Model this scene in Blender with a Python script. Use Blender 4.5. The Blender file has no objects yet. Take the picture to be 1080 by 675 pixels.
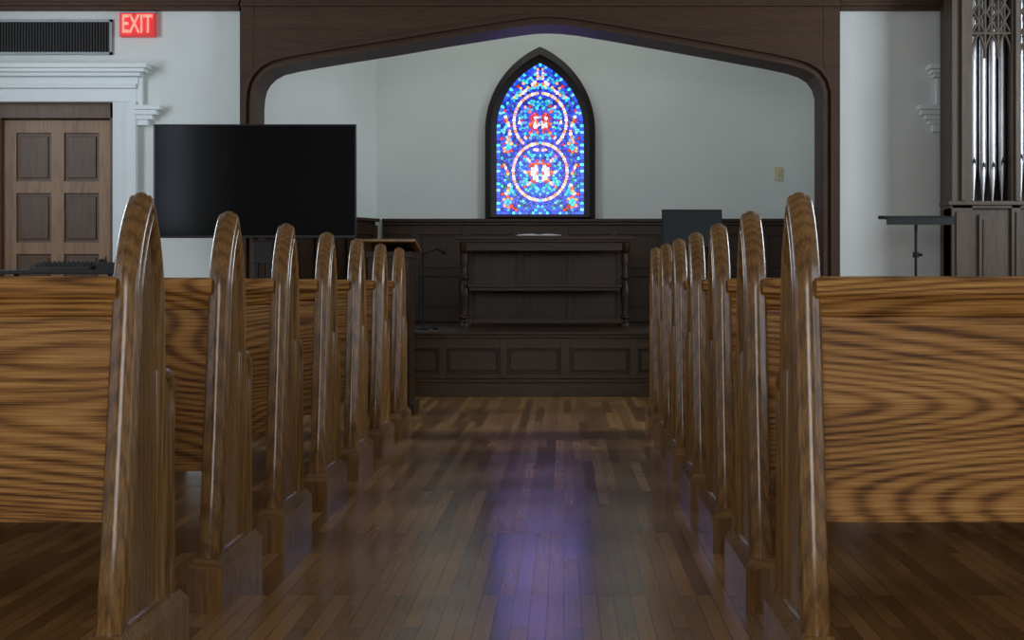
import bpy, math, random
from mathutils import Vector
random.seed(7)
F=1650.0; CX=595.0; CY=298.0; CZ=0.84
def PX(px,d): return (px-CX)/F*d
def PZ(py,d): return CZ-(py-CY)/F*d
def lin(c):
    o=[]
    for v in c:
        v=v/255.0
        o.append(v/12.92 if v<=0.04045 else ((v+0.055)/1.055)**2.4)
    return (o[0],o[1],o[2],1.0)
scene=bpy.context.scene
COL=scene.collection
# ---------------------------------------------------------------- materials
def newmat(name):
    m=bpy.data.materials.new(name); m.use_nodes=True
    nt=m.node_tree; b=nt.nodes['Principled BSDF']
    return m,nt,b
def simple(name,rgb,rough=0.5,metal=0.0,emit=0.0,bump=0.0,bscale=60,var=0.06,vscale=5,spec=0.5):
    m,nt,b=newmat(name); N=nt.nodes; L=nt.links
    tc=N.new('ShaderNodeTexCoord')
    n=N.new('ShaderNodeTexNoise'); n.inputs['Scale'].default_value=vscale; n.inputs['Detail'].default_value=4
    L.new(tc.outputs['Object'],n.inputs['Vector'])
    r=N.new('ShaderNodeValToRGB'); c=lin(rgb)
    r.color_ramp.elements[0].position=0.3; r.color_ramp.elements[1].position=0.7
    r.color_ramp.elements[0].color=tuple([c[i]*(1-var*2) for i in range(3)]+[1])
    r.color_ramp.elements[1].color=tuple([min(1,c[i]*(1+var*2)) for i in range(3)]+[1])
    L.new(n.outputs['Fac'],r.inputs['Fac']); L.new(r.outputs['Color'],b.inputs['Base Color'])
    b.inputs['Roughness'].default_value=rough; b.inputs['Metallic'].default_value=metal
    b.inputs['Specular IOR Level'].default_value=spec
    if emit>0:
        b.inputs['Emission Color'].default_value=c; b.inputs['Emission Strength'].default_value=emit
    if bump>0:
        n2=N.new('ShaderNodeTexNoise'); n2.inputs['Scale'].default_value=bscale; n2.inputs['Detail'].default_value=6
        L.new(tc.outputs['Object'],n2.inputs['Vector'])
        bp=N.new('ShaderNodeBump'); bp.inputs['Strength'].default_value=bump; bp.inputs['Distance'].default_value=0.004
        L.new(n2.outputs['Fac'],bp.inputs['Height']); L.new(bp.outputs['Normal'],b.inputs['Normal'])
    return m
def wood(name,axis,dark,mid,light,rough=0.35,freq=250.0,warp=60.0,ringc=0.26,coat=0.0,spec=0.5,stretch=0.13,poref=0.85,nscale=5.0,ndet=2.5,pore=250,power=2.0):
    """plain-sawn timber: grain runs along axis (0=x,1=y,2=z)"""
    m,nt,b=newmat(name); N=nt.nodes; L=nt.links
    tc=N.new('ShaderNodeTexCoord'); oi=N.new('ShaderNodeObjectInfo')
    mul=N.new('ShaderNodeVectorMath'); mul.operation='SCALE'; mul.inputs[0].default_value=(37,53,71)
    L.new(oi.outputs['Random'],mul.inputs['Scale'])
    add=N.new('ShaderNodeVectorMath'); add.operation='ADD'
    L.new(tc.outputs['Object'],add.inputs[0]); L.new(mul.outputs[0],add.inputs[1])
    mp=N.new('ShaderNodeMapping'); s=[1,1,1]; s[axis]=stretch; mp.inputs['Scale'].default_value=s
    L.new(add.outputs[0],mp.inputs['Vector'])
    n1=N.new('ShaderNodeTexNoise'); n1.inputs['Scale'].default_value=nscale; n1.inputs['Detail'].default_value=ndet; n1.inputs['Roughness'].default_value=0.4
    L.new(mp.outputs[0],n1.inputs['Vector'])
    m1=N.new('ShaderNodeMath'); m1.operation='MULTIPLY'; m1.inputs[1].default_value=warp
    L.new(n1.outputs['Fac'],m1.inputs[0])
    sep=N.new('ShaderNodeSeparateXYZ'); L.new(add.outputs[0],sep.inputs[0])
    across=N.new('ShaderNodeMath'); across.operation='MULTIPLY_ADD'; across.inputs[1].default_value=freq
    L.new(sep.outputs['Z' if axis!=2 else 'Y'],across.inputs[0]); L.new(m1.outputs[0],across.inputs[2])
    sn=N.new('ShaderNodeMath'); sn.operation='SINE'; L.new(across.outputs[0],sn.inputs[0])
    mr=N.new('ShaderNodeMapRange'); mr.inputs['From Min'].default_value=-1; L.new(sn.outputs[0],mr.inputs['Value'])
    mp2=N.new('ShaderNodeMapping'); s=[pore,pore,pore]; s[axis]=7; mp2.inputs['Scale'].default_value=s
    L.new(add.outputs[0],mp2.inputs['Vector'])
    n2=N.new('ShaderNodeTexNoise'); n2.inputs['Scale'].default_value=1.0; n2.inputs['Detail'].default_value=3
    L.new(mp2.outputs[0],n2.inputs['Vector'])
    mp3=N.new('ShaderNodeMapping'); s=[14,14,14]; s[axis]=0.6; mp3.inputs['Scale'].default_value=s
    L.new(add.outputs[0],mp3.inputs['Vector'])
    n3=N.new('ShaderNodeTexNoise'); n3.inputs['Scale'].default_value=1.0; n3.inputs['Detail'].default_value=3
    L.new(mp3.outputs[0],n3.inputs['Vector'])
    pw=N.new('ShaderNodeMath'); pw.operation='POWER'; pw.inputs[1].default_value=power; L.new(mr.outputs[0],pw.inputs[0])
    a=N.new('ShaderNodeMath'); a.operation='MULTIPLY'; a.inputs[1].default_value=ringc; L.new(pw.outputs[0],a.inputs[0])
    c=N.new('ShaderNodeMath'); c.operation='MULTIPLY_ADD'; c.inputs[1].default_value=poref; L.new(n2.outputs['Fac'],c.inputs[0]); L.new(a.outputs[0],c.inputs[2])
    d=N.new('ShaderNodeMath'); d.operation='MULTIPLY_ADD'; d.inputs[1].default_value=0.40; L.new(n3.outputs['Fac'],d.inputs[0]); L.new(c.outputs[0],d.inputs[2])
    r=N.new('ShaderNodeValToRGB'); e=r.color_ramp.elements
    e[0].position=0.48; e[0].color=lin(light); e[1].position=1.0; e[1].color=lin(dark)
    k=e.new(0.72); k.color=lin(mid)
    L.new(d.outputs[0],r.inputs['Fac']); L.new(r.outputs['Color'],b.inputs['Base Color'])
    rr=N.new('ShaderNodeMapRange'); rr.inputs['To Min'].default_value=rough-0.06; rr.inputs['To Max'].default_value=rough+0.1
    L.new(n2.outputs['Fac'],rr.inputs['Value']); L.new(rr.outputs[0],b.inputs['Roughness'])
    bp=N.new('ShaderNodeBump'); bp.inputs['Strength'].default_value=0.15; bp.inputs['Distance'].default_value=0.002; bp.invert=True
    L.new(n2.outputs['Fac'],bp.inputs['Height']); L.new(bp.outputs['Normal'],b.inputs['Normal'])
    b.inputs['Coat Weight'].default_value=coat; b.inputs['Coat Roughness'].default_value=0.2
    b.inputs['Specular IOR Level'].default_value=spec
    return m
OAK_H=wood('oak_horizontal',0,(86,50,18),(164,114,56),(196,150,86),rough=0.42,coat=0.05,ringc=.26,spec=.35,freq=230,warp=300,nscale=2.6,ndet=1.0,stretch=.2,poref=.9,pore=330,power=1.6)
OAK_V=wood('oak_vertical',2,(66,43,18),(118,82,42),(152,113,64),rough=0.24,coat=0.45,ringc=.15,freq=330,warp=35,stretch=.08)
DARK_H=wood('dark_oak_horizontal',0,(24,15,7),(44,29,15),(60,40,22),rough=0.34,ringc=.12,spec=.3)
DARK_V=wood('dark_oak_vertical',2,(24,15,7),(44,29,15),(60,40,22),rough=0.34,ringc=.12,spec=.3)
BEAM=wood('beam_wood',0,(48,31,20),(64,43,30),(76,54,38),rough=0.55,ringc=.08,spec=.3)
BEAMV=wood('beam_wood_vertical',2,(48,31,20),(64,43,30),(76,54,38),rough=0.55,ringc=.08,spec=.3)
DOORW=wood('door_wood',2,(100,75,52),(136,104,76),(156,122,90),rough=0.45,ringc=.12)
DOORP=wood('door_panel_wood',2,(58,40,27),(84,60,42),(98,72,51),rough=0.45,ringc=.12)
ORGW=wood('organ_wood',2,(50,41,33),(72,60,49),(88,75,62),rough=0.5,ringc=.1)
WALL=simple('painted_plaster',(213,219,217),0.85,bump=0.25,bscale=45,var=0.015,vscale=2)
STONE=simple('white_trim_paint',(222,230,232),0.6,bump=0.05,var=0.01)
BLACK=simple('black_plastic',(14,15,16),0.35)
SCREEN=simple('tv_screen_glass',(3,3,4),0.10,var=0.01,spec=.3)
METAL=simple('black_metal',(22,23,25),0.35,metal=0.6)
STANDM=simple('stand_desk_paint',(22,30,32),0.5)
PIPE=simple('organ_pipe_tin',(190,192,196),0.28,metal=1.0)
PIPED=simple('pipe_mouth_dark',(30,28,26),0.7)
FRAMEW=simple('window_frame_wood',(28,19,15),0.5)
LEAD=simple('lead_came',(6,6,9),0.6)
VENTD=simple('vent_dark',(16,17,18),0.6)
VENTF=simple('vent_frame',(150,158,162),0.5)
BEIGE=simple('beige_plastic',(196,190,150),0.5)
EXITB=simple('exit_housing',(190,40,45),0.4,emit=0.5)
EXITR=simple('exit_letters',(255,70,60),0.4,emit=6.0)
PAPER=simple('book_paper',(210,212,214),0.7)
CEIL=simple('ceiling_plaster',(150,146,140),0.9)
GLOWG=simple('daylight_glass',(200,220,255),0.4,emit=1.5)  # emissive pane for the added out-of-view windows
def floor_mat():
    m,nt,b=newmat('wood_strip_floor'); N=nt.nodes; L=nt.links
    tc=N.new('ShaderNodeTexCoord'); sep=N.new('ShaderNodeSeparateXYZ'); L.new(tc.outputs['Object'],sep.inputs[0])
    cb=N.new('ShaderNodeCombineXYZ'); L.new(sep.outputs['Y'],cb.inputs['X']); L.new(sep.outputs['X'],cb.inputs['Y'])
    def brick(c1,c2,mo):
        br=N.new('ShaderNodeTexBrick'); br.inputs['Scale'].default_value=1.0
        br.inputs['Brick Width'].default_value=1.05; br.inputs['Row Height'].default_value=0.044; br.inputs['Mortar Size'].default_value=0.0011
        br.inputs['Mortar Smooth'].default_value=0.2; br.offset=0.37; br.offset_frequency=3
        br.inputs['Color1'].default_value=c1; br.inputs['Color2'].default_value=c2; br.inputs['Mortar'].default_value=mo
        L.new(cb.outputs[0],br.inputs['Vector']); return br
    br=brick(lin((110,76,42)),lin((166,122,74)),lin((44,28,16)))
    mp=N.new('ShaderNodeMapping'); mp.inputs['Scale'].default_value=(120,3.5,1); L.new(tc.outputs['Object'],mp.inputs['Vector'])
    n=N.new('ShaderNodeTexNoise'); n.inputs['Scale'].default_value=1; n.inputs['Detail'].default_value=4; L.new(mp.outputs[0],n.inputs['Vector'])
    mr=N.new('ShaderNodeMapRange'); mr.inputs['To Min'].default_value=0.75; mr.inputs['To Max'].default_value=1.25; L.new(n.outputs['Fac'],mr.inputs['Value'])
    mx=N.new('ShaderNodeVectorMath'); mx.operation='SCALE'; L.new(br.outputs['Color'],mx.inputs[0]); L.new(mr.outputs[0],mx.inputs['Scale'])
    L.new(mx.outputs[0],b.inputs['Base Color'])
    br2=brick((0,0,0,1),(1,1,1,1),(1,1,1,1))
    n2=N.new('ShaderNodeTexNoise'); n2.inputs['Scale'].default_value=3; n2.inputs['Detail'].default_value=4; L.new(tc.outputs['Object'],n2.inputs['Vector'])
    ma=N.new('ShaderNodeMath'); ma.operation='MULTIPLY_ADD'; ma.inputs[1].default_value=.3; L.new(br2.outputs['Color'],ma.inputs[0]); L.new(n2.outputs['Fac'],ma.inputs[2])
    r2=N.new('ShaderNodeMapRange'); r2.inputs['From Min'].default_value=.3; r2.inputs['From Max'].default_value=1.0; r2.inputs['To Min'].default_value=0.15; r2.inputs['To Max'].default_value=0.26; L.new(ma.outputs[0],r2.inputs['Value'])
    L.new(r2.outputs[0],b.inputs['Roughness'])
    b.inputs['Specular IOR Level'].default_value=.32
    bp=N.new('ShaderNodeBump'); bp.inputs['Strength'].default_value=0.22; bp.inputs['Distance'].default_value=0.0010
    ad=N.new('ShaderNodeMath'); ad.operation='MULTIPLY_ADD'; ad.inputs[1].default_value=-1.0
    L.new(br.outputs['Fac'],ad.inputs[0]); L.new(mr.outputs[0],ad.inputs[2])
    L.new(ad.outputs[0],bp.inputs['Height']); L.new(bp.outputs['Normal'],b.inputs['Normal'])
    return m
FLOOR=floor_mat()
def glass_mat():
    m,nt,b=newmat('stained_glass'); N=nt.nodes; L=nt.links
    at=N.new('ShaderNodeAttribute'); at.attribute_name='Col'
    tc=N.new('ShaderNodeTexCoord'); n=N.new('ShaderNodeTexNoise'); n.inputs['Scale'].default_value=22; L.new(tc.outputs['Object'],n.inputs['Vector'])
    mr=N.new('ShaderNodeMapRange'); mr.inputs['From Min'].default_value=0.3; mr.inputs['From Max'].default_value=0.7
    mr.inputs['To Min'].default_value=4.5; mr.inputs['To Max'].default_value=9.5; L.new(n.outputs['Fac'],mr.inputs['Value'])
    L.new(at.outputs['Color'],b.inputs['Emission Color']); L.new(mr.outputs[0],b.inputs['Emission Strength'])
    L.new(at.outputs['Color'],b.inputs['Base Color']); b.inputs['Roughness'].default_value=0.2
    return m
GLASS=glass_mat()
# ---------------------------------------------------------------- mesh builder
class MB:
    def __init__(s,name,mats):
        s.name=name; s.v=[]; s.f=[]; s.mi=[]; s.sm=[]; s.mats=mats
    def idx(s,m):
        if m not in s.mats: s.mats.append(m)
        return s.mats.index(m)
    def add(s,vs,fs,m,smooth=False):
        o=len(s.v); s.v+= [tuple(v) for v in vs]; k=s.idx(m)
        for f in fs: s.f.append([i+o for i in f]); s.mi.append(k); s.sm.append(smooth)
    def box(s,x0,x1,y0,y1,z0,z1,m):
        if x0>x1:x0,x1=x1,x0
        if y0>y1:y0,y1=y1,y0
        if z0>z1:z0,z1=z1,z0
        vs=[(x0,y0,z0),(x1,y0,z0),(x1,y1,z0),(x0,y1,z0),(x0,y0,z1),(x1,y0,z1),(x1,y1,z1),(x0,y1,z1)]
        s.add(vs,[(0,3,2,1),(4,5,6,7),(0,1,5,4),(1,2,6,5),(2,3,7,6),(3,0,4,7)],m)
    def frustum(s,a,b,m):
        vs=[(a[0],a[2],a[4]),(a[1],a[2],a[4]),(a[1],a[3],a[4]),(a[0],a[3],a[4]),(b[0],b[2],b[4]),(b[1],b[2],b[4]),(b[1],b[3],b[4]),(b[0],b[3],b[4])]
        s.add(vs,[(0,3,2,1),(4,5,6,7),(0,1,5,4),(1,2,6,5),(2,3,7,6),(3,0,4,7)],m)
    def lathe(s,cx,cy,prof,m,n=20,cap=True):
        vs=[];fs=[]
        for r,z in prof:
            for i in range(n):
                a=2*math.pi*i/n; vs.append((cx+r*math.cos(a),cy+r*math.sin(a),z))
        for j in range(len(prof)-1):
            for i in range(n):
                fs.append((j*n+i,j*n+(i+1)%n,(j+1)*n+(i+1)%n,(j+1)*n+i))
        s.add(vs,fs,m,True)
        if cap:
            s.add([vs[i] for i in range(n)],[tuple(reversed(range(n)))],m)
            s.add(vs[-n:],[tuple(range(n))],m)
    def tube(s,p0,p1,r,m,n=12,r1=None):
        p0=Vector(p0);p1=Vector(p1);d=(p1-p0).normalized(); r1=r if r1 is None else r1
        a=d.orthogonal().normalized(); b=d.cross(a); vs=[]
        for p,rr in((p0,r),(p1,r1)):
            for i in range(n):
                t=2*math.pi*i/n; vs.append(p+a*rr*math.cos(t)+b*rr*math.sin(t))
        s.add(vs,[(i,(i+1)%n,n+(i+1)%n,n+i) for i in range(n)],m,True)
        s.add(vs,[tuple(reversed(range(n))),tuple(range(n,2*n))],m)
    def extr_xz(s,pts,y0,y1,m,smooth=False):
        n=len(pts); vs=[(x,y0,z) for x,z in pts]+[(x,y1,z) for x,z in pts]
        s.add(vs,[tuple(range(n)),tuple(reversed(range(n,2*n)))],m)
        s.add(vs,[(i,n+i,n+(i+1)%n,(i+1)%n) for i in range(n)],m,smooth)
    def extr_yz(s,pts,x0,x1,m,smooth=False):
        n=len(pts); vs=[(x0,y,z) for y,z in pts]+[(x1,y,z) for y,z in pts]
        s.add(vs,[tuple(range(n)),tuple(reversed(range(n,2*n)))],m)
        s.add(vs,[(i,n+i,n+(i+1)%n,(i+1)%n) for i in range(n)],m,smooth)
    def mesh(s):
        me=bpy.data.meshes.new(s.name); me.from_pydata(s.v,[],s.f)
        for m in s.mats: me.materials.append(m)
        me.polygons.foreach_set('material_index',s.mi); me.polygons.foreach_set('use_smooth',s.sm)
        import bmesh
        bm=bmesh.new(); bm.from_mesh(me); bmesh.ops.recalc_face_normals(bm,faces=bm.faces); bm.to_mesh(me); bm.free()
        me.update(); return me
    def obj(s,bevel=0.0,parent=None):
        o=bpy.data.objects.new(s.name,s.mesh()); COL.objects.link(o)
        if bevel>0: addbevel(o,bevel)
        if parent: o.parent=parent
        return o
def addbevel(o,w):
    b=o.modifiers.new('bevel','BEVEL'); b.width=w; b.segments=2; b.limit_method='ANGLE'; b.angle_limit=math.radians(50)
# ---------------------------------------------------------------- room shell
XL,XR=-5.3,5.0; YB=-3.2; YA=12.3; YW=14.5; H=4.2
def quick(name,boxes,m,bevel=0):
    b=MB(name,[m])
    for q in boxes: b.box(*q,m)
    return b.obj(bevel)
quick('floor',[(XL-.2,XR+.2,YB-.2,YW+.3,-0.1,0)],FLOOR)
quick('ceiling',[(XL-.2,XR+.2,YB-.2,YW+.3,H,H+.1)],CEIL)
def side_wall(name,x0,x1):
    b=MB(name,[WALL]); ys=[(0.2,1.8),(4.2,5.8),(8.4,10.2)]; z0,z1=1.5,3.5
    b.box(x0,x1,YB-.2,YW+.3,0,z0,WALL); b.box(x0,x1,YB-.2,YW+.3,z1,H,WALL)
    p=YB-.2
    for a,c in ys: b.box(x0,x1,p,a,z0,z1,WALL); p=c
    b.box(x0,x1,p,YW+.3,z0,z1,WALL); b.obj()
    return ys,z0,z1
ys,z0,z1=side_wall('wall_left',XL-.2,XL)
side_wall('wall_right',XR,XR+.2)
quick('wall_back',[(XL,XR,YB-.2,YB,0,1.4),(XL,XR,YB-.2,YB,3.6,H),(XL,-2,YB-.2,YB,1.4,3.6),(1.6,XR,YB-.2,YB,1.4,3.6)],WALL)
wn=1
def fill_window(n,x0,x1,y0,y1,z0,z1,axis):  # out-of-view window with glowing pane, added to light the nave
    b=MB('window_%d'%n,[GLOWG,FRAMEW])
    if axis=='x':
        b.box((x0+x1)/2-.01,(x0+x1)/2+.01,y0,y1,z0,z1,GLOWG)
        for t in(y0,(y0+y1)/2-.03,y1-.06): b.box(x0+.04,x1-.04,t,t+.06,z0,z1,FRAMEW)
        for t in(z0,(z0+z1)/2-.03,z1-.06): b.box(x0+.05,x1-.05,y0,y1,t,t+.06,FRAMEW)
    else:
        b.box(x0,x1,(y0+y1)/2-.01,(y0+y1)/2+.01,z0,z1,GLOWG)
        for i in range(5):
            t=x0+(x1-x0-.06)*i/4; b.box(t,t+.06,y0+.04,y1-.04,z0,z1,FRAMEW)
        for t in(z0,(z0+z1)/2-.03,z1-.06): b.box(x0,x1,y0+.05,y1-.05,t,t+.06,FRAMEW)
    b.obj()
for a,c in ys:
    fill_window(wn,XL-.2,XL,a,c,z0,z1,'x'); wn+=1
    fill_window(wn,XR,XR+.2,a,c,z0,z1,'x'); wn+=1
fill_window(wn,-2,1.6,YB-.2,YB,1.4,3.6,'y')
PL0,PL1=PX(253,YA),PX(268,YA); PR0,PR1=PX(868,YA),PX(886,YA)
DX0,DX1,DZ=-4.50,PX(120,YA),PZ(108,YA)
quick('wall_front',[(XL,DX0,YA,YA+.3,0,DZ),(DX1,PL0,YA,YA+.3,0,DZ),(XL,PL0,YA,YA+.3,DZ,H)],WALL)
quick('wall_front_right',[(PR1,XR,YA,YA+.3,0,H)],WALL)
zt=PZ(12,YA)
b=MB('trim_1',[BEAM])
for x0,x1 in((XL,PL0+.01),(PR1-.01,XR)):
    b.box(x0,x1,YA-.07,YA,zt,H,BEAM); b.box(x0,x1,YA-.10,YA,zt+.03,zt+.055,BEAM)
b.obj(.004)
# arch spandrel
ya=YA-.10
archpx=[(268,550),(268,110),(269,98),(271,90),(275,83),(281,77),(290,72),(305,68.5),(330,64),(370,57.5),(420,49.5),(470,41),(520,33),(550,28.5),(565,26.8),(578,26.5),(592,27),(610,29),(640,34),(680,41),(730,50),(780,59),(815,65.5),(838,70.5),(850,74.5),(859,80),(865,88),(868,98),(868,110),(868,550)]
arch=[(PX(x,ya),max(0,PZ(y,ya))) for x,y in archpx]
arch[0]=(arch[0][0],0); arch[-1]=(arch[-1][0],0)
b=MB('chancel_arch',[BEAM,BEAMV])
xo0,xo1=PX(254,ya),PX(886,ya)
b.box(xo0,arch[0][0],ya,YA+.32,0,arch[1][1],BEAMV); b.box(arch[-1][0],xo1,ya,YA+.32,0,arch[-2][1],BEAMV)
inner=arch[1:-1]
m_=len(inner)
vs=[(x,ya,z) for x,z in inner]+[(x,ya,H) for x,z in inner]+[(x,YA+.32,z) for x,z in inner]+[(x,YA+.32,H) for x,z in inner]
fs=[]
for i in range(m_-1):
    fs+=[(i,i+1,m_+i+1,m_+i),(2*m_+i+1,2*m_+i,3*m_+i,3*m_+i+1),(i+1,i,2*m_+i,2*m_+i+1)]
b.add(vs,fs,BEAM)
b.box(xo0,inner[0][0]-.003,ya,YA+.32,inner[0][1],H,BEAM); b.box(inner[-1][0]+.003,xo1,ya,YA+.32,inner[-1][1],H,BEAM)
def offs(pts,d):
    out=[]
    for i,(x,z) in enumerate(pts):
        a=pts[max(0,i-1)]; c=pts[min(len(pts)-1,i+1)]
        tx,tz=c[0]-a[0],c[1]-a[1]; l=math.hypot(tx,tz); nx,nz=-tz/l,tx/l
        out.append((x+nx*d,z+nz*d))
    return out
def strip(mb,pts,d0,d1,yf,yb,m):
    A=offs(pts,d0);B=offs(pts,d1);k=len(pts)
    vs=[(x,yf,z) for x,z in A]+[(x,yf,z) for x,z in B]+[(x,yb,z) for x,z in A]+[(x,yb,z) for x,z in B]
    fs=[]
    for i in range(k-1):
        fs+=[(i,i+1,k+i+1,k+i),(i,2*k+i,2*k+i+1,i+1),(k+i,k+i+1,3*k+i+1,3*k+i)]
    mb.add(vs,fs,m)
strip(b,arch,-.0,.03,ya-.03,ya,BEAM)
strip(b,arch,.055,.085,ya-.045,ya,BEAM)
b.box(xo0,xo1,ya-.035,ya,zt+.02,zt+.045,BEAM); b.box(xo0,xo1,ya-.02,ya,zt+.08,zt+.1,BEAM)
b.obj()
# chancel walls
xc=PX(397,YW)
quick('wall_chancel_back',[(xc,2.48,YW,YW+.2,0,H)],WALL)
b=MB('wall_chancel_left',[WALL])
vs=[(xc,YW,0),(-2.66,YA+.32,0),(-2.86,YA+.32,0),(xc-.1,YW+.2,0)]
b.add([(x,y,z) for z in(0,H) for x,y,_ in vs],[(0,1,2,3),(7,6,5,4),(0,4,5,1),(1,5,6,2),(2,6,7,3),(3,7,4,0)],WALL)
b.obj()
quick('wall_chancel_right',[(2.5,2.7,YA+.3,YW+.2,0,H)],WALL)
# ---------------------------------------------------------------- platform
PH=0.476; YP=11.55
b=MB('chancel_platform',[DARK_H,DARK_V])
b.box(-2.38,1.98,YP+.03,YA+.4,0,PH-.02,DARK_H)
b.box(-1.70,2.0,YA+.3,YW-.04,0.02,PH-.02,DARK_H)
b.box(-2.40,2.0,YP-.03,YA+.35,PH-.02,PH+.0,DARK_H)
vs=[(-2.58,YA+.34),(2.48,YA+.34),(2.48,YW-.005),(xc,YW-.005)]
b.add([(x,y,z) for z in(PH-.021,PH-.001) for x,y in vs],[(0,1,2,3),(7,6,5,4),(0,4,5,1),(1,5,6,2),(2,6,7,3),(3,7,4,0)],DARK_H)
b.box(-2.40,2.0,YP-.015,YP+.05,PH-.045,PH-.02,DARK_H)
b.box(-2.40,2.0,YP-.03,YP+.04,0,0.10,DARK_H); b.box(-2.40,2.0,YP-.015,YP+.04,0.10,0.128,DARK_H)
b.box(-2.40,2.0,YP,YP+.04,.128,PZ(394,YP),DARK_H); b.box(-2.40,2.0,YP,YP+.04,PZ(368,YP),PH-.04,DARK_H)
edges=[(528,534),(592,600),(665,672),(464,470),(400,406),(336,342),(737,744)]
for e0,e1 in edges: b.box(PX(e0-1,YP),PX(e1+1,YP),YP-.003,YP+.04,.129,PH-.046,DARK_V)
ps=[(406,464),(470,528),(534,592),(600,665),(672,737)]
for e0,e1 in ps: b.box(PX(e0+4,YP),PX(e1-4,YP),YP+.012,YP+.04,PZ(391,YP),PZ(371,YP),DARK_H)
b.obj(.004)
# ---------------------------------------------------------------- chancel wainscot
b=MB('wainscot_chancel',[DARK_H,DARK_V])
yw=YW; wz=PZ(231,YW)
b.box(xc+.06,2.48,yw-.03,yw-.002,PH,wz,DARK_V)
b.box(xc+.06,2.48,yw-.09,yw-.002,wz-.03,wz,DARK_H); b.box(xc+.06,2.48,yw-.065,yw-.002,wz-.06,wz-.03,DARK_H)
b.box(xc+.06,2.48,yw-.050,yw-.002,wz-.15,wz-.06,DARK_H); b.box(xc+.06,2.48,yw-.050,yw-.002,PH,PH+.12,DARK_H); b.box(xc+.06,2.48,yw-.050,yw-.002,PH+.42,PH+.48,DARK_H)
x=-.223-.46*.5-.46*2
while x<2.4:
    b.box(x-.035,x+.035,yw-.055,yw-.002,PH+.001,wz-.061,DARK_V)
    if x+.46<2.45:
        for q0,q1 in((PH+.14,PH+.40),(PH+.50,wz-.17)): b.box(x+.06,x+.40,yw-.040,yw-.02,q0,q1,DARK_V)
    x+=.46
b.obj(.004)
b=MB('wainscot_angled',[DARK_H,DARK_V])
ax0,ay0=xc,YW-.0; ax1,ay1=-2.62,YA+.36
dx,dy=ax1-ax0,ay1-ay0; l=math.hypot(dx,dy); nx,ny=-dy/l,dx/l
if ny>0: nx,ny=-nx,-ny
def ang(t0,t1,th,za,zb,m):
    P=[(ax0+dx*t0,ay0+dy*t0),(ax0+dx*t1,ay0+dy*t1)]
    q=[P[0],P[1],(P[1][0]+nx*th,P[1][1]+ny*th),(P[0][0]+nx*th,P[0][1]+ny*th)]
    b.add([(x,y,z) for z in(za,zb) for x,y in q],[(0,1,2,3),(7,6,5,4),(0,4,5,1),(1,5,6,2),(2,6,7,3),(3,7,4,0)],m)
ang(.03,1,.03,PH,wz,DARK_V); ang(.03,1,.08,wz-.03,wz,DARK_H); ang(.03,1,.050,wz-.15,wz-.06,DARK_H); ang(.03,1,.050,PH,PH+.12,DARK_H)
for t in(.03,.24,.48,.72,.96): ang(t,t+.035,.055,PH+.001,wz-.061,DARK_V)
b.obj(.004)
# ---------------------------------------------------------------- stained-glass window
WX=PX(569.7,14.45); S=14.45/F
def lancet(w,zb,zs,zt,n=22):
    Hh=zt-zs; R=(w*w+Hh*Hh)/(2*w); a1=math.asin(Hh/R); pts=[(-w,zb)]
    for i in range(n+1):
        a=a1*i/n; pts.append((-(w-R+R*math.cos(a)),zs+R*math.sin(a)))
    right=[(-x,z) for x,z in reversed(pts[:-1])]
    return pts+right
def Z45(py): return PZ(py,14.45)
out=lancet(58*S,Z45(230.5),Z45(138),Z45(49.5)); inn=lancet(46*S,Z45(226),Z45(138),Z45(66.5)); mid=lancet(52*S,Z45(229),Z45(138),Z45(58))
win=bpy.data.objects.new('window_8',None); COL.objects.link(win)
b=MB('window_frame',[FRAMEW]); k=len(out)
secs=[(out,YW-.002),(out,YW-.07),(mid,YW-.10),(mid,YW-.075),(inn,YW-.055),(inn,YW-.01)]
vs=[];fs=[]
for P,y in secs: vs+=[(WX+x,y,z) for x,z in P]
for j in range(len(secs)-1):
    for i in range(k): fs.append((j*k+i,j*k+(i+1)%k,(j+1)*k+(i+1)%k,(j+1)*k+i))
b.add(vs,fs,FRAMEW); b.obj(parent=win)
b=MB('lead_backing',[LEAD]); b.extr_xz([(WX+x,z) for x,z in mid],YW-.02,YW-.003,LEAD); b.obj(parent=win)
hw,hs,ht=45.0,88.0,159.5
Rg=(hw*hw+(ht-hs)**2)/(2*hw)
def inside(x,y,m=0):
    if y<m or abs(x)>hw-m: return False
    if y<=hs: return True
    return math.hypot(abs(x)+(Rg-hw),y-hs)<Rg-m
grid={}
seeds=[]
def raw(x,y,col,md):
    gx,gy=int(x//4),int(y//4)
    for a in(-1,0,1):
        for c in(-1,0,1):
            for s in grid.get((gx+a,gy+c),()):
                if math.hypot(s[0]-x,s[1]-y)<md: return False
    seeds.append((x,y,col)); grid.setdefault((gx,gy),[]).append((x,y)); return True
def tryadd(x,y,col,md,mirror=True):
    if not inside(x,y,1.0): return
    if not mirror: raw(x,y,col,md); return
    x=abs(x)
    if x<1.1: raw(0.0,y,col,md); return
    if raw(x,y,col,md): raw(-x,y,col,.5)
W_=(162,178,222); PK=(170,112,118); GD=(140,92,50); RD=(108,13,16); OR=(142,50,28)
BL=(12,40,150); DB=(8,16,86); CY_=(28,106,156); TQ=(20,100,108); LB=(54,102,178); PU=(40,34,116); GR=(18,62,54)
cyc=random.choice
def walk(poly,step):
    res=[]; carry=0
    for (x0,y0),(x1,y1) in zip(poly,poly[1:]):
        L=math.hypot(x1-x0,y1-y0); t=carry
        while t<L: res.append((x0+(x1-x0)*t/L,y0+(y1-y0)*t/L)); t+=step
        carry=t-L
    return res
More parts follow.
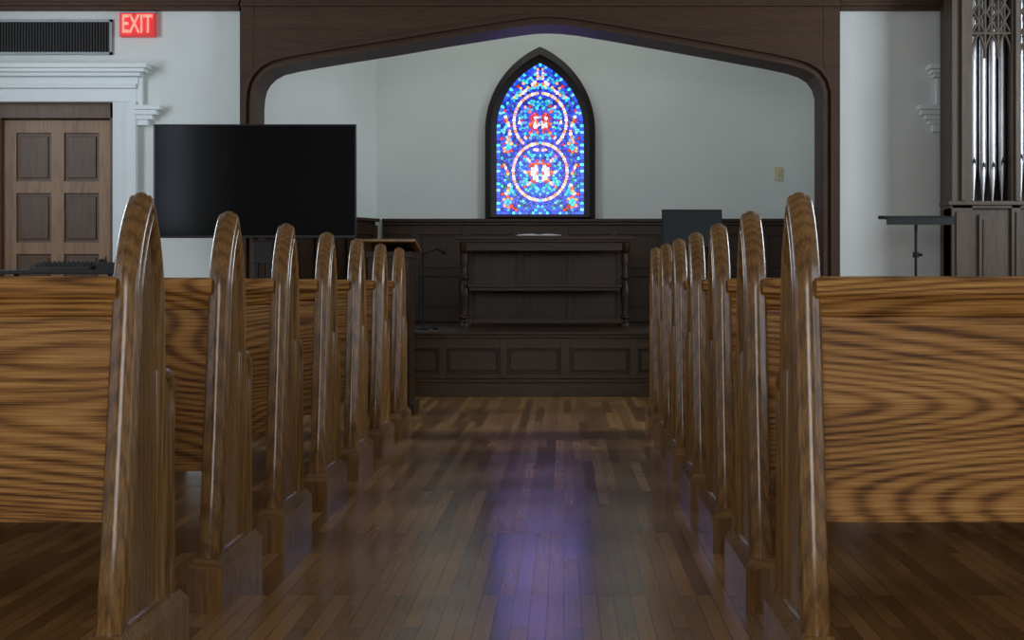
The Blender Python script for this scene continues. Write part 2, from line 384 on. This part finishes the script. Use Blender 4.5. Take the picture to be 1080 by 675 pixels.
def lan(m):
    w=hw-m; R=Rg-m; pts=[(-w,m)]; cx=Rg-hw; a1=math.acos(cx/R)
    for i in range(25):
        a=a1*i/24; pts.append((cx-R*math.cos(a),hs+R*math.sin(a)))
    return pts+[(0,m),(-w,m)]
for i,(x,y) in enumerate(walk(lan(1.6),3.4)): tryadd(x,y,[BL,LB,BL,CY_,DB,BL][i%6],2.0)
for i,(x,y) in enumerate(walk(lan(4.6),4.2)): tryadd(x,y,[DB,BL,PU,BL,RD,DB,TQ][i%7],2.2)
def circ(cx,cy,r,cols,step=3.0,sx=1.0,md=2.0):
    n=int(math.pi*r/step)
    for i in range(n+1):
        a=math.pi/2-math.pi*i/max(1,n); tryadd(cx+sx*r*math.cos(a),cy+r*math.sin(a),cols[i%len(cols)],md)
for x,y in [(-5,92),(-5,94.5),(-5,97),(-5,99.5),(-5,102),(-1,92),(-1,94.5),(-1,97),(-1,100),(-1,103),(1.5,98),(2.5,95),(2.5,92),(-3,103),(6.5,93),(6,96),(6.5,101)]: tryadd(x,y,cyc([PK,W_,PK]),1.8,False)
for x,y in [(0,44),(3.5,47),(-3.5,47),(0,50.5),(-6,42),(6,41),(0,39.5),(3,36),(-3,35.5),(0,54),(-5,51),(5,50.5),(6.5,37),(-6.5,37.5)]: tryadd(x,y,W_ if random.random()<.7 else PK,2.2,False)
for cy_,sx in((45,.95),(98,.92)):
    circ(0,cy_,30,[PK,GD,PK,W_,GD,PK],sx=sx,step=3.0,md=1.9); circ(0,cy_,26.6,[DB,BL,DB],sx=sx,step=3.4,md=2.1); circ(0,cy_,33.4,[DB,BL],sx=sx,step=3.4,md=2.1)
circ(0,45,12,[OR,RD,PU]); circ(0,97,11,[RD,PU,OR,RD])
for r in (4,7.5): circ(0,97,r,[RD,RD,OR,PU],2.8)
def strap(f,t0,t1,cols,step=3.0):
    t=t0;i=0
    while t<t1:
        tryadd(f(t),t,cols[i%len(cols)],2.0)
        t+=step;i+=1
strap(lambda t:10+8*math.cos((t-126)*.16),122,152,[GD,PK,W_,PK])
strap(lambda t:36+4*math.sin(t*.118+.6),4,112,[PK,GD,OR,W_,GD,PU])
circ(0,134,5,[RD,OR,GD]); circ(0,71.5,6,[GD,PK]); circ(0,71.5,2.5,[RD])
for q in ((34,71),(34,13),(0,8)): 
    for rr_,cc in((5.5,[PU,RD,OR,GD]),(2.2,[CY_,W_])):
        for i in range(8): 
            a=i*math.pi/4; tryadd(q[0]+rr_*math.cos(a),q[1]+rr_*math.sin(a),cc[i%len(cc)],2.0)
circ(0,45,21,[CY_,BL,LB,TQ,BL],3.6); circ(0,97,20,[CY_,BL,TQ,RD,LB],3.6)
for k_ in range(8):
    a=k_*math.pi/4
    for r in(16,19,23): 
        tryadd(r*math.cos(a),45+r*math.sin(a),[W_,LB,PK,OR][k_%2*2+(r>20)],2.2); tryadd(r*math.cos(a)*.95,97+r*math.sin(a),[LB,W_,OR,PK][k_%2*2+(r>20)],2.2)
for _ in range(20000):
    x=random.uniform(0,hw); y=random.uniform(0,ht)
    r1=math.hypot(x,y-45); r2=math.hypot(x,y-97)
    if r1<11: c=cyc([W_,PK,OR,RD])
    elif r1<28 or (r2<28 and r2>11): c=cyc([CY_,TQ,LB,CY_,BL,BL,BL,PU,TQ,DB,LB])
    elif r2<11: c=cyc([RD,RD,OR,PU])
    elif y>120: c=cyc([CY_,BL,GD,RD,BL,TQ,DB,LB])
    else: c=cyc([BL,DB,BL,PU,CY_,TQ,RD,LB,DB,BL,GR,DB])
    tryadd(x,y,c,cyc([2.3,2.9,3.6]) if _<13000 else 2.4)
def clip(poly,px,py,nx,ny):
    out=[];n=len(poly)
    for i in range(n):
        a=poly[i];c=poly[(i+1)%n]
        da=(a[0]-px)*nx+(a[1]-py)*ny; dc=(c[0]-px)*nx+(c[1]-py)*ny
        if da<=0: out.append(a)
        if (da<0<dc) or (dc<0<da):
            t=da/(da-dc); out.append((a[0]+(c[0]-a[0])*t,a[1]+(c[1]-a[1])*t))
    return out
gv=[];gf=[];gc=[]
zb=Z45(226)
for i,(x,y,c) in enumerate(seeds):
    r=3.6; poly=[(x+r*math.cos(q*math.pi/4+.3),y+r*math.sin(q*math.pi/4+.3)) for q in range(8)]
    for j,(u,v,_) in enumerate(seeds):
        if j!=i and abs(u-x)<7.5 and abs(v-y)<7.5:
            poly=clip(poly,(x+u)/2,(y+v)/2,u-x,v-y)
            if len(poly)<3: break
    if len(poly)<3: continue
    mx=sum(p[0] for p in poly)/len(poly); my=sum(p[1] for p in poly)/len(poly)
    o=len(gv)
    for p in poly: gv.append((WX+(mx+(p[0]-mx)*.86)*S,YW-.028,zb+(my+(p[1]-my)*.86)*S))
    gf.append(list(range(o,o+len(poly))))
    j=random.uniform(.55,1.2); l=lin(c); gc.append((l[0]*j,l[1]*j,l[2]*j,1))
me=bpy.data.meshes.new('glass_pieces'); me.from_pydata(gv,[],gf); me.materials.append(GLASS)
ca=me.color_attributes.new('Col','FLOAT_COLOR','CORNER')
for p,c in zip(me.polygons,gc):
    for li in p.loop_indices: ca.data[li].color=c
o=bpy.data.objects.new('glass_pieces',me); COL.objects.link(o); o.parent=win
# ---------------------------------------------------------------- pews
def ring_profile(mb,path,cs,m,apex_axis=None):
    n=len(path); ar=sum(path[i][0]*path[(i+1)%n][1]-path[(i+1)%n][0]*path[i][1] for i in range(n))
    sg=1 if ar>0 else -1
    rings=[]
    for off,x in cs:
        R=[]
        for i in range(n):
            a=path[i-1];p=path[i];c=path[(i+1)%n]
            t1=Vector((p[0]-a[0],p[1]-a[1])).normalized(); t2=Vector((c[0]-p[0],c[1]-p[1])).normalized()
            n1=Vector((t1.y,-t1.x))*sg; n2=Vector((t2.y,-t2.x))*sg
            nn=(n1+n2); nn=nn/max(.5,nn.dot(n1)) if nn.length>0 else n1
            q=[p[0]+nn.x*off,p[1]+nn.y*off]
            if apex_axis is not None and off<0 and p[1]>.84:
                ay=apex_axis
                if (p[0]-ay)*(q[0]-ay)<0:
                    t=(ay-p[0])/(q[0]-p[0]); q=[ay,p[1]+(q[1]-p[1])*t]
            R.append((x,q[0],q[1]))
        rings.append(R)
    vs=[v for R in rings for v in R]; fs=[]
    for j in range(len(rings)-1):
        for i in range(n): fs.append((j*n+i,j*n+(i+1)%n,(j+1)*n+(i+1)%n,(j+1)*n+i))
    mb.add(vs,fs,m,True)
    mb.add(rings[0],[tuple(range(n))],m); mb.add(rings[-1],[tuple(reversed(range(n)))],m)
ZT=1.024
def tall_path():
    P=[(-.250,.10),(-.21,.30),(-.165,.56)]
    zs=.80
    N=14
    for i in range(N):
        u=i/N; P.append((-.125*(1-u**1.8)**.84,zs+(ZT-zs)*u))
    P.append((0,ZT))
    for i in range(N-1,-1,-1):
        u=i/N; P.append((.10*(1-u**1.8)**.84,zs+(ZT-zs)*u))
    P+=[(.115,.56),(.13,.30),(.14,.10)]
    return P
half=[(-.046,.016),(-.043,.025),(-.036,.0285),(-.029,.025),(-.0255,.017),(-.019,.0245),(-.011,.0285),(-.003,.0265),(.003,.021),(.0035,.014),(.007,.010),(.009,0.0)]
cs=[(o,-x) for o,x in half]+[(o,x) for o,x in reversed(half[:-1])]
half2=[(-.026,.015),(-.022,.023),(-.014,.025),(-.006,.0235),(0,.018),(.004,.010),(.005,0)]
cs2=[(o,-x) for o,x in half2]+[(o,x) for o,x in reversed(half2[:-1])]
def pew_end(mb,x):
    ring_profile(mb,tall_path(),[(o,x+dx) for o,dx in cs],OAK_V,0.0)
    arm=[(.06,.10),(.06,.648),(.10,.652),(.15,.650),(.185,.640),(.208,.620),(.218,.590),(.212,.555),(.205,.50),(.205,.30),(.215,.10)]
    ring_profile(mb,arm,[(o,x+dx) for o,dx in cs2],OAK_V)
    mb.box(x-.045,x+.045,-.285,.245,0,.11,OAK_V)
    mb.frustum((x-.045,x+.045,-.285,.245,.11),(x-.03,x+.03,-.26,.225,.135),OAK_V)
LP=3.7
def pew_mesh(side):
    mb=MB('church_pew',[OAK_H,OAK_V])
    pew_end(mb,0)
    pew_end(mb,side*LP)
    x0,x1=side*.016,side*(LP-.016)
    mb.box(x0,x1,-.105,-.075,.352,.80,OAK_H)
    rail=[(-.128,.806),(-.135,.815),(-.137,.832),(-.130,.846),(-.115,.853),(-.07,.853),(-.055,.846),(-.05,.832),(-.052,.806)]
    mb.extr_yz(rail,min(x0,x1),max(x0,x1),OAK_H)
    sub=[(-.104,.768),(-.112,.770),(-.117,.778),(-.119,.790),(-.123,.800),(-.125,.806),(-.07,.806),(-.07,.768)]
    mb.extr_yz(sub,min(x0,x1),max(x0,x1),OAK_H)
    mb.box(x0,x1,-.112,-.070,.340,.354,OAK_H)
    seat=[(-.09,.385),(-.09,.415),(.10,.420),(.21,.432),(.232,.425),(.238,.41),(.232,.395),(.21,.388)]
    mb.extr_yz(seat,min(x0,x1),max(x0,x1),OAK_H)
    for k in (1/3,2/3):
        xx=side*LP*k; mb.box(xx-.018,xx+.018,-.06,.17,0,.386,OAK_V)
    return mb.mesh()
mL=pew_mesh(-1); mR=pew_mesh(1)
XC=-.203; HW=.71
for i in range(7):
    d=3.375+.88*i
    for me,x in((mL,XC-HW),(mR,XC+HW)):
        o=bpy.data.objects.new('church_pew',me); COL.objects.link(o); o.location=(x,d,0); addbevel(o,.003)
# ---------------------------------------------------------------- communion table
yt=12.75
tx0,tx1=PX(483,yt),PX(666,yt); tz=PZ(249,yt)
b=MB('communion_table',[DARK_H,DARK_V])
b.box(tx0-.02,tx1+.02,yt-.03,yt+.58,tz-.03,tz,DARK_H)
b.box(tx0,tx1,yt-.01,yt+.55,tz-.05,tz-.03,DARK_H)
b.box(tx0+.04,tx1-.04,yt+.02,yt+.05,tz-.12,tz-.05,DARK_H); b.box(tx0+.04,tx1-.04,yt+.48,yt+.51,tz-.12,tz-.05,DARK_H)
legp=[(.045,PH),(.045,PH+.03),(.03,PH+.04),(.026,PH+.06),(.04,PH+.075),(.04,PH+.085),(.024,PH+.1),(.028,PH+.16),(.036,PH+.24),(.042,PH+.30),(.032,PH+.35),(.02,PH+.38),(.036,PH+.40),(.036,PH+.41),(.02,PH+.43),(.026,PH+.5),(.032,PH+.55),(.022,PH+.6),(.04,PH+.62),(.04,tz-.05)]
for xx in(tx0+.05,tx1-.05):
    for yy in(yt+.05,yt+.48): b.lathe(xx,yy,legp,DARK_V,18)
zs_=PZ(301,yt)
yy=yt+.05
b.box(tx0+.08,tx1-.08,yy-.06,yy+.40,zs_-.015,zs_+.012,DARK_H); b.box(tx0+.09,tx1-.09,yy-.04,yy-.02,zs_-.045,zs_-.015,DARK_H)
b.box(tx0+.08,tx1-.08,yt+.45,yt+.47,PH+.05,tz-.1,DARK_V)
for i in range(4):
    xx=tx0+.08+(tx1-tx0-.16)*i/3; b.box(xx-.025,xx+.025,yt+.43,yt+.455,PH+.06,tz-.12,DARK_V)
b.box(tx0+.03,tx1-.03,yt+.03,yt+.07,PH+.03,PH+.07,DARK_H); b.box(tx0+.03,tx1-.03,yt+.46,yt+.50,PH+.03,PH+.07,DARK_H)
b.obj(.003)
b=MB('open_bible',[PAPER,BLACK])
cx=PX(568,yt); 
b.box(cx-.19,cx+.19,yt+.1,yt+.34,tz,tz+.008,BLACK)
for s in(-1,1):
    pts=[(cx,tz+.008),(cx,tz+.014),(cx+s*.05,tz+.022),(cx+s*.11,tz+.020),(cx+s*.18,tz+.013),(cx+s*.18,tz+.008)]
    b.extr_xz(pts,yt+.11,yt+.33,PAPER)
b.obj()
# ---------------------------------------------------------------- door and surround
door=bpy.data.objects.new('door_1',None); COL.objects.link(door)
b=MB('door_frame',[DOORP]); yd=YA+.08
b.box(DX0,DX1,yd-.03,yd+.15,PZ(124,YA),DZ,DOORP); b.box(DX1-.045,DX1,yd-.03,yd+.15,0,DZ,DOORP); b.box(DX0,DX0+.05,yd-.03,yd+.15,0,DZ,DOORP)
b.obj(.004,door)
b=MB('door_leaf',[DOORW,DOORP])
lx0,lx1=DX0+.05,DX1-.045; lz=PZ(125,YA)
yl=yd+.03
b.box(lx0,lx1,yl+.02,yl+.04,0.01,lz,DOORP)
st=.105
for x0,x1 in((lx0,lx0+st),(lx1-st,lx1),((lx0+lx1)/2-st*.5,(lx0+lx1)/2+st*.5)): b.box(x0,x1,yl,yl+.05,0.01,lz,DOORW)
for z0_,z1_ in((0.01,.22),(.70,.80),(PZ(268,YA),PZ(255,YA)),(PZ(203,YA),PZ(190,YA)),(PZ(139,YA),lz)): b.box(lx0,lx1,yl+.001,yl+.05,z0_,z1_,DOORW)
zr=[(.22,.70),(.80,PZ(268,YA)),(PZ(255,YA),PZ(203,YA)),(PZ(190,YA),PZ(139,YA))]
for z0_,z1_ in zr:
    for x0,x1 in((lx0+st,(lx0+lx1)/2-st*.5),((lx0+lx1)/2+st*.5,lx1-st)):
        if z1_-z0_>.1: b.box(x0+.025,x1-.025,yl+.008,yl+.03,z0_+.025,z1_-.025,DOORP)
b.tube((lx1-.06,yl,1.0),(lx1-.06,yl-.05,1.0),.012,METAL); b.tube((lx1-.06,yl-.05,1.0),(lx1-.06,yl-.075,1.0),.028,METAL,16)
b.obj(.004,door)
b=MB('trim_2',[STONE])
def tb(px0,px1,py0,py1,pr): b.box(PX(px0,YA) if px0>-40 else XL,PX(px1,YA),YA-pr,YA,PZ(py1,YA),PZ(py0,YA),STONE)
tb(-90,160,69,74,.16); tb(-90,157,74,78,.14); tb(-90,152,78,82,.11); tb(-90,148,82,90,.06); tb(-90,146,90,94,.075); tb(-90,146,94,108,.045)
jb=[(120,126,.035),(126,138,.05),(138,146,.075)]
for p0,p1,pr in jb: b.box(PX(p0,YA),PX(p1,YA),YA-pr,YA,0,PZ(108,YA),STONE)
b.box(PX(146,YA),PX(152,YA),YA-.05,YA,PZ(118,YA),PZ(82,YA),STONE)
tb(144,172,112,117,.10); tb(144,168,117,122,.085); tb(144,163,122,127,.07); tb(144,158,127,133,.06)
b.box(DX0-.25,DX0,YA-.05,YA,0,PZ(108,YA),STONE)
b.obj(.005)
b=MB('trim_3',[STONE])
tb(976,1045,70,75,.16); tb(979,1045,75,79,.13); tb(982,1045,79,83,.10); tb(986,1045,83,112,.05)
tb(966,1045,112,117,.12); tb(969,1045,117,122,.10); tb(974,1045,122,127,.08); tb(978,1045,127,132,.065); tb(982,1045,132,140,.05)
b.obj(.005)
b=MB('air_vent_grille',[VENTF,VENTD])
vx0,vx1=PX(-25,YA),PX(119,YA); vz0,vz1=PZ(58,YA),PZ(21,YA)
b.box(vx0,vx1,YA-.006,YA-.0005,vz0,vz1,VENTD)
for q in((vx0,vx1,vz0,vz0+.02),(vx0,vx1,vz1-.02,vz1),(vx0,vx0+.02,vz0,vz1),(vx1-.02,vx1,vz0,vz1)): b.box(q[0],q[1],YA-.025,YA-.0005,q[2],q[3],VENTF)
for i in range(46):
    x=vx0+.03+(vx1-vx0-.06)*i/45; b.box(x-.004,x+.004,YA-.018,YA-.004,vz0+.015,vz1-.015,VENTD)
b.obj()
ex=bpy.data.objects.new('exit_sign',None); COL.objects.link(ex)
ye=YA-.06
b=MB('housing',[EXITB,VENTF]); b.box(PX(126,ye),PX(163,ye),ye,YA,PZ(38.5,ye),PZ(13.5,ye),EXITB); b.box(PX(125,ye),PX(164,ye),ye+.01,YA,PZ(14,ye),PZ(11.5,ye),VENTF); b.obj(.004,ex)
cu=bpy.data.curves.new('exit_text','FONT'); cu.body='EXIT'; cu.size=.235; cu.extrude=.004; cu.offset=.003; cu.align_x='CENTER'; cu.align_y='CENTER'
o=bpy.data.objects.new('letters',cu); COL.objects.link(o); o.location=(PX(144.5,ye),ye-.004,PZ(26,ye)); o.rotation_euler=(math.pi/2,0,0); o.scale=(.50,.85,1); o.data.materials.append(EXITR); o.parent=ex
b=MB('wall_light_switch',[BEIGE]); b.box(PX(817,YW),PX(825,YW),YW-.012,YW-.0005,PZ(190,YW),PZ(176,YW),BEIGE); b.box(PX(820,YW),PX(822,YW),YW-.022,YW-.01,PZ(185,YW),PZ(181,YW),BEIGE); b.obj(.003)
# ---------------------------------------------------------------- television on stand
yt_=11.1
tv=bpy.data.objects.new('television_on_stand',None); COL.objects.link(tv)
b=MB('screen_panel',[BLACK,SCREEN])
x0,x1=PX(161.5,yt_),PX(375.5,yt_); za,zb_=PZ(251,yt_),PZ(131,yt_)
b.box(x0,x1,yt_,yt_+.035,za,zb_,BLACK); b.box(x0+.008,x1-.008,yt_-.002,yt_+.01,za+.018,zb_-.008,SCREEN)
b.box(x0+.3,x1-.3,yt_+.035,yt_+.07,za+.1,zb_-.2,BLACK); b.obj(.003,tv)
b=MB('stand',[BLACK,METAL]); cx=PX(270,yt_)
b.box(cx-.035,cx-.0,yt_+.07,yt_+.11,.06,zb_-.3,BLACK); b.box(cx+.06,cx+.095,yt_+.07,yt_+.11,.06,zb_-.3,BLACK)
b.box(cx-.04,cx+.10,yt_+.065,yt_+.115,za-.18,za-.02,BLACK)
b.box(cx-.45,cx+.51,yt_+.05,yt_+.12,.03,.08,BLACK)
for xx in(cx-.42,cx+.48):
    b.box(xx-.03,xx+.03,yt_-.18,yt_+.36,.04,.08,BLACK)
    for yy in(yt_-.15,yt_+.33): b.tube((xx-.015,yy,.03),(xx+.015,yy,.03),.03,METAL)
b.obj(.003,tv)
# ---------------------------------------------------------------- equipment table
ym=11.2
b=MB('equipment_table',[BLACK,METAL])
b.box(PX(-10,ym),PX(125,ym),ym-.1,ym+.45,.90,.93,BLACK)
for xx in(PX(-4,ym),PX(119,ym)):
    for yy in(ym-.06,ym+.41): b.tube((xx,yy,0),(xx,yy,.90),.018,METAL)
b.box(PX(-4,ym),PX(119,ym),ym+.40,ym+.42,.3,.34,BLACK)
b.obj(.003)
b=MB('audio_mixer',[BLACK,METAL,VENTD])
mx0,mx1=PX(32,ym),PX(96,ym)
b.extr_yz([(ym-.02,.93),(ym-.02,.95),(ym+.3,.985),(ym+.3,.93)],mx0,mx1,BLACK)
for i in range(12):
    for j in range(4):
        xx=mx0+.03+(mx1-mx0-.06)*i/11; yy=ym+.03+j*.065; b.lathe(xx,yy,[(.008,.95+ (yy-ym)*.11),(.007,.972+(yy-ym)*.11)],VENTD,8)
b.obj(.003)
b=MB('wireless_receiver',[BLACK,METAL]); b.box(PX(99,ym),PX(119,ym),ym+.04,ym+.28,.93,.985,BLACK)
b.tube((PX(101,ym),ym+.25,.985),(PX(101,ym),ym+.25,1.03),.006,METAL,8); b.tube((PX(116,ym),ym+.25,.985),(PX(116,ym),ym+.25,1.03),.006,METAL,8); b.obj(.003)
# ---------------------------------------------------------------- music stands
def music_stand(cx,cy,zc,w,h,tilt,mat):
    e=MB('music_stand',[mat,METAL])
    ct,st_=math.cos(tilt),math.sin(tilt)
    def P(u,v,n): return (cx+u, cy+v*st_-n*ct, zc+v*ct+n*st_)
    def slab(u0,u1,v0,v1,n0,n1,m):
        vs=[P(u,v,n) for n in(n0,n1) for u,v in((u0,v0),(u1,v0),(u1,v1),(u0,v1))]
        e.add(vs,[(0,1,2,3),(7,6,5,4),(0,4,5,1),(1,5,6,2),(2,6,7,3),(3,7,4,0)],m)
    slab(-w/2,w/2,-h/2,h/2,0,.006,mat); slab(-w/2,w/2,h/2-.006,h/2,-.02,.006,mat)
    slab(-w/2,w/2,-h/2,-h/2+.006,-.05,.006,mat)
    slab(-w/2,-w/2+.006,-h/2,h/2,-.012,.006,mat); slab(w/2-.006,w/2,-h/2,h/2,-.012,.006,mat)
    slab(-.04,.04,-.05,.05,-.03,0,METAL)
    p=P(0,0,-.02)
    e.tube(p,(p[0],p[1],p[2]-.08),.011,METAL); e.tube((p[0],p[1],p[2]-.07),(p[0],p[1],.62),.010,METAL); e.tube((p[0],p[1],.66),(p[0],p[1],.10),.016,METAL)
    e.tube((p[0],p[1],p[2]-.27),(p[0],p[1],p[2]-.23),.022,METAL); e.tube((p[0],p[1],p[2]-.25),(p[0]+.045,p[1]-.01,p[2]-.25),.010,METAL)
    for k in range(3):
        a=k*2*math.pi/3+.4; e.tube((p[0],p[1],.16),(p[0]+.26*math.cos(a),p[1]+.26*math.sin(a),.012),.011,METAL)
    return e.obj()
music_stand(PX(966,11.2),11.2,PZ(229,11.2),.48,.30,math.radians(86),STANDM)
music_stand(PX(730,10.4),10.4,PZ(241,10.4),.40,.26,math.radians(14),STANDM)
yl_=9.9
b=MB('wooden_lectern',[DARK_V,DARK_H,OAK_H])
lx0,lx1=PX(383,yl_),PX(437,yl_); lz=PZ(257,yl_)
b.box(lx0+.03,lx1-.03,yl_,yl_+.34,.06,lz-.05,DARK_V); b.box(lx0,lx1,yl_-.03,yl_+.37,0,.07,DARK_H)
b.extr_yz([(yl_-.04,lz+.03),(yl_-.04,lz+.010),(yl_+.38,lz-.05),(yl_+.38,lz-.03)],lx0-.02,lx1+.01,OAK_V)
b.box(lx0+.02,lx1-.02,yl_-.01,yl_+.35,lz-.09,lz-.05,DARK_H)
for zz in((.14,.50),(.56,lz-.12)): 
    b.box(lx0+.07,lx1-.07,yl_-.012,yl_,zz[0],zz[1],DARK_H)
b.obj(.004)
b=MB('microphone_stand',[METAL,BLACK]); mx=PX(447,12.1); my=12.1
b.lathe(mx,my,[(.11,PH),(.11,PH+.012),(.02,PH+.02)],METAL,20); b.tube((mx,my,PH),(mx,my,PZ(268,my)),.006,METAL)
b.tube((mx,my,PZ(268,my)),(mx+.12,my-.05,PZ(262,my)),.005,METAL); b.tube((mx+.11,my-.05,PZ(262,my)),(mx+.17,my-.08,PZ(267,my)),.012,BLACK,12,.018)
b.tube((mx,my,PZ(268,my)),(mx-.04,my+.02,PZ(262,my)),.006,METAL); b.obj()
# ---------------------------------------------------------------- organ
yo=11.75
b=MB('pipe_organ',[ORGW,PIPE,PIPED,DARK_V])
ox0=PX(1004,yo)
OT=H-.02
b.box(ox0,XR-.01,yo+.25,YA-.18,0,OT,DARK_V)
pl=PZ(212,yo)
b.box(ox0,XR-.01,yo+.03,yo+.26,0,pl-.02,ORGW)
b.box(ox0-.03,XR-.01,yo-.02,yo+.27,pl-.03,pl,ORGW); b.box(ox0-.015,XR-.01,yo+.0,yo+.27,pl-.055,pl-.03,ORGW)
b.box(ox0-.02,XR-.01,yo+.0,yo+.27,0,.16,ORGW)
stx=[(ox0,ox0+.155),(PX(1067,yo),PX(1067,yo)+.07),(PX(1067,yo)+.46,PX(1067,yo)+.53),(PX(1067,yo)+.92,PX(1067,yo)+.99)]
for x0,x1 in stx:
    b.box(x0,x1,yo,yo+.26,0,OT,ORGW); b.box(x0+.03,x1-.02,yo-.015,yo,.2,pl-.08,ORGW); b.box((x0+x1)/2-.012,(x0+x1)/2+.012,yo-.03,yo,pl,OT,ORGW)
b.box(ox0,XR-.01,yo,yo+.26,OT-.9,OT,ORGW)
bays=[(stx[0][1],stx[1][0]),(stx[1][1],stx[2][0]),(stx[2][1],stx[3][0])]
for bi,(x0,x1) in enumerate(bays):
    b.box(x0+.05,x1-.05,yo+.005,yo+.04,.25,pl-.1,ORGW); b.box(x0+.08,x1-.08,yo-.005,yo+.01,.3,pl-.14,ORGW)
    n_=4 if bi==0 else 6
    pw=(x1-x0)/n_
    for i in range(n_):
        cx=x0+pw*(i+.5); r=pw*.43; zf=pl+.22+.03*abs(i-(n_-1)/2)
        b.lathe(cx,yo+.13,[(.010,pl),(r,zf),(r,OT-.9)],PIPE,18)
        b.add([(cx-r*.45,yo+.13-r*.97,zf+.01),(cx+r*.45,yo+.13-r*.97,zf+.01),(cx+r*.4,yo+.13-r*1.0,zf+.045),(cx,yo+.13-r*1.08,zf+.075),(cx-r*.4,yo+.13-r*1.0,zf+.045)],[(0,1,2,3,4)],PIPED)
    zt0=PZ(57,yo); zt1=OT-.9
    wdt=x1-x0
    def bar(p,q,r=.010): b.tube((p[0],yo+.02,p[1]),(q[0],yo+.02,q[1]),r,ORGW,6)
    na=3
    for i in range(na):
        a0=x0+wdt*i/na; a1=a0+wdt/na; c=(a0+a1)/2; hw_=wdt/na/2
        prev=[(a0,zt0),(a1,zt0)]
        for t in range(1,7):
            u=t/6; yy=zt0+.16*u; k=hw_*(1-u**1.8)
            l=(c-k,yy); rr=(c+k,yy); bar(prev[0],l); bar(prev[1],rr); prev=[l,rr]
        bar((c,zt0+.16),(c,zt1)); 
        if i>0: bar((a0,zt0-.03),(a0,zt1),.012)
        for zz in (zt0+.16,zt0+.30):
            bar((a0,zz),(c,zz+.09)); bar((a1,zz),(c,zz+.09)); bar((a0,zz+.18),(c,zz+.09)); bar((a1,zz+.18),(c,zz+.09))
    bar((x0,zt0+.16),(x1,zt0+.16),.014)
b.obj(.003)
# ---------------------------------------------------------------- lights
def area(name,loc,rot,sx,sy,e,col,spread=180):
    l=bpy.data.lights.new(name,'AREA'); l.shape='RECTANGLE'; l.size=sx; l.size_y=sy; l.energy=e; l.color=col; l.spread=math.radians(spread)
    o=bpy.data.objects.new(name,l); o.location=loc; o.rotation_euler=rot; COL.objects.link(o); return o
cool=(.86,.94,1.0); neu=(1.0,.95,.85)
area('daylight_rear',(-.2,YB+.05,2.5),(math.radians(90),0,0),3.5,2.1,112,neu)  # added fill light from behind the camera, set in the invented rear window
for i,(a,c) in enumerate(ys):  # added side fill lights at the invented windows, strongest near the front wall
    eL=[24,24,145][i]; eR=[10,14,88][i]
    area('daylight_left',(XL+.05,(a+c)/2,2.5),(0,math.radians(-90),0),1.9,1.5,eR,cool)
    area('daylight_right',(XR-.05,(a+c)/2,2.5),(0,math.radians(90),0),1.9,1.5,eL,cool)
area('chancel_ceiling_lamp',(-.2,13.0,H-.05),(math.radians(25),0,0),3.0,.5,32,(.94,1.0,.96))  # hidden fill light added to brighten the chancel walls, no fixture modelled
w=bpy.data.worlds.new('world'); scene.world=w; w.use_nodes=True
w.node_tree.nodes['Background'].inputs[0].default_value=(.5,.6,.8,1); w.node_tree.nodes['Background'].inputs[1].default_value=.1
# ---------------------------------------------------------------- camera
cam=bpy.data.cameras.new('camera'); co=bpy.data.objects.new('camera',cam); COL.objects.link(co); scene.camera=co
co.location=(0,0,CZ); co.rotation_euler=(math.radians(90),0,0)
cam.sensor_width=36; cam.lens=F/1080*36; cam.shift_x=-(CX-540)/1080; cam.shift_y=-(337.5-CY)/1080
scene.view_settings.view_transform='Standard'; scene.view_settings.look='None'
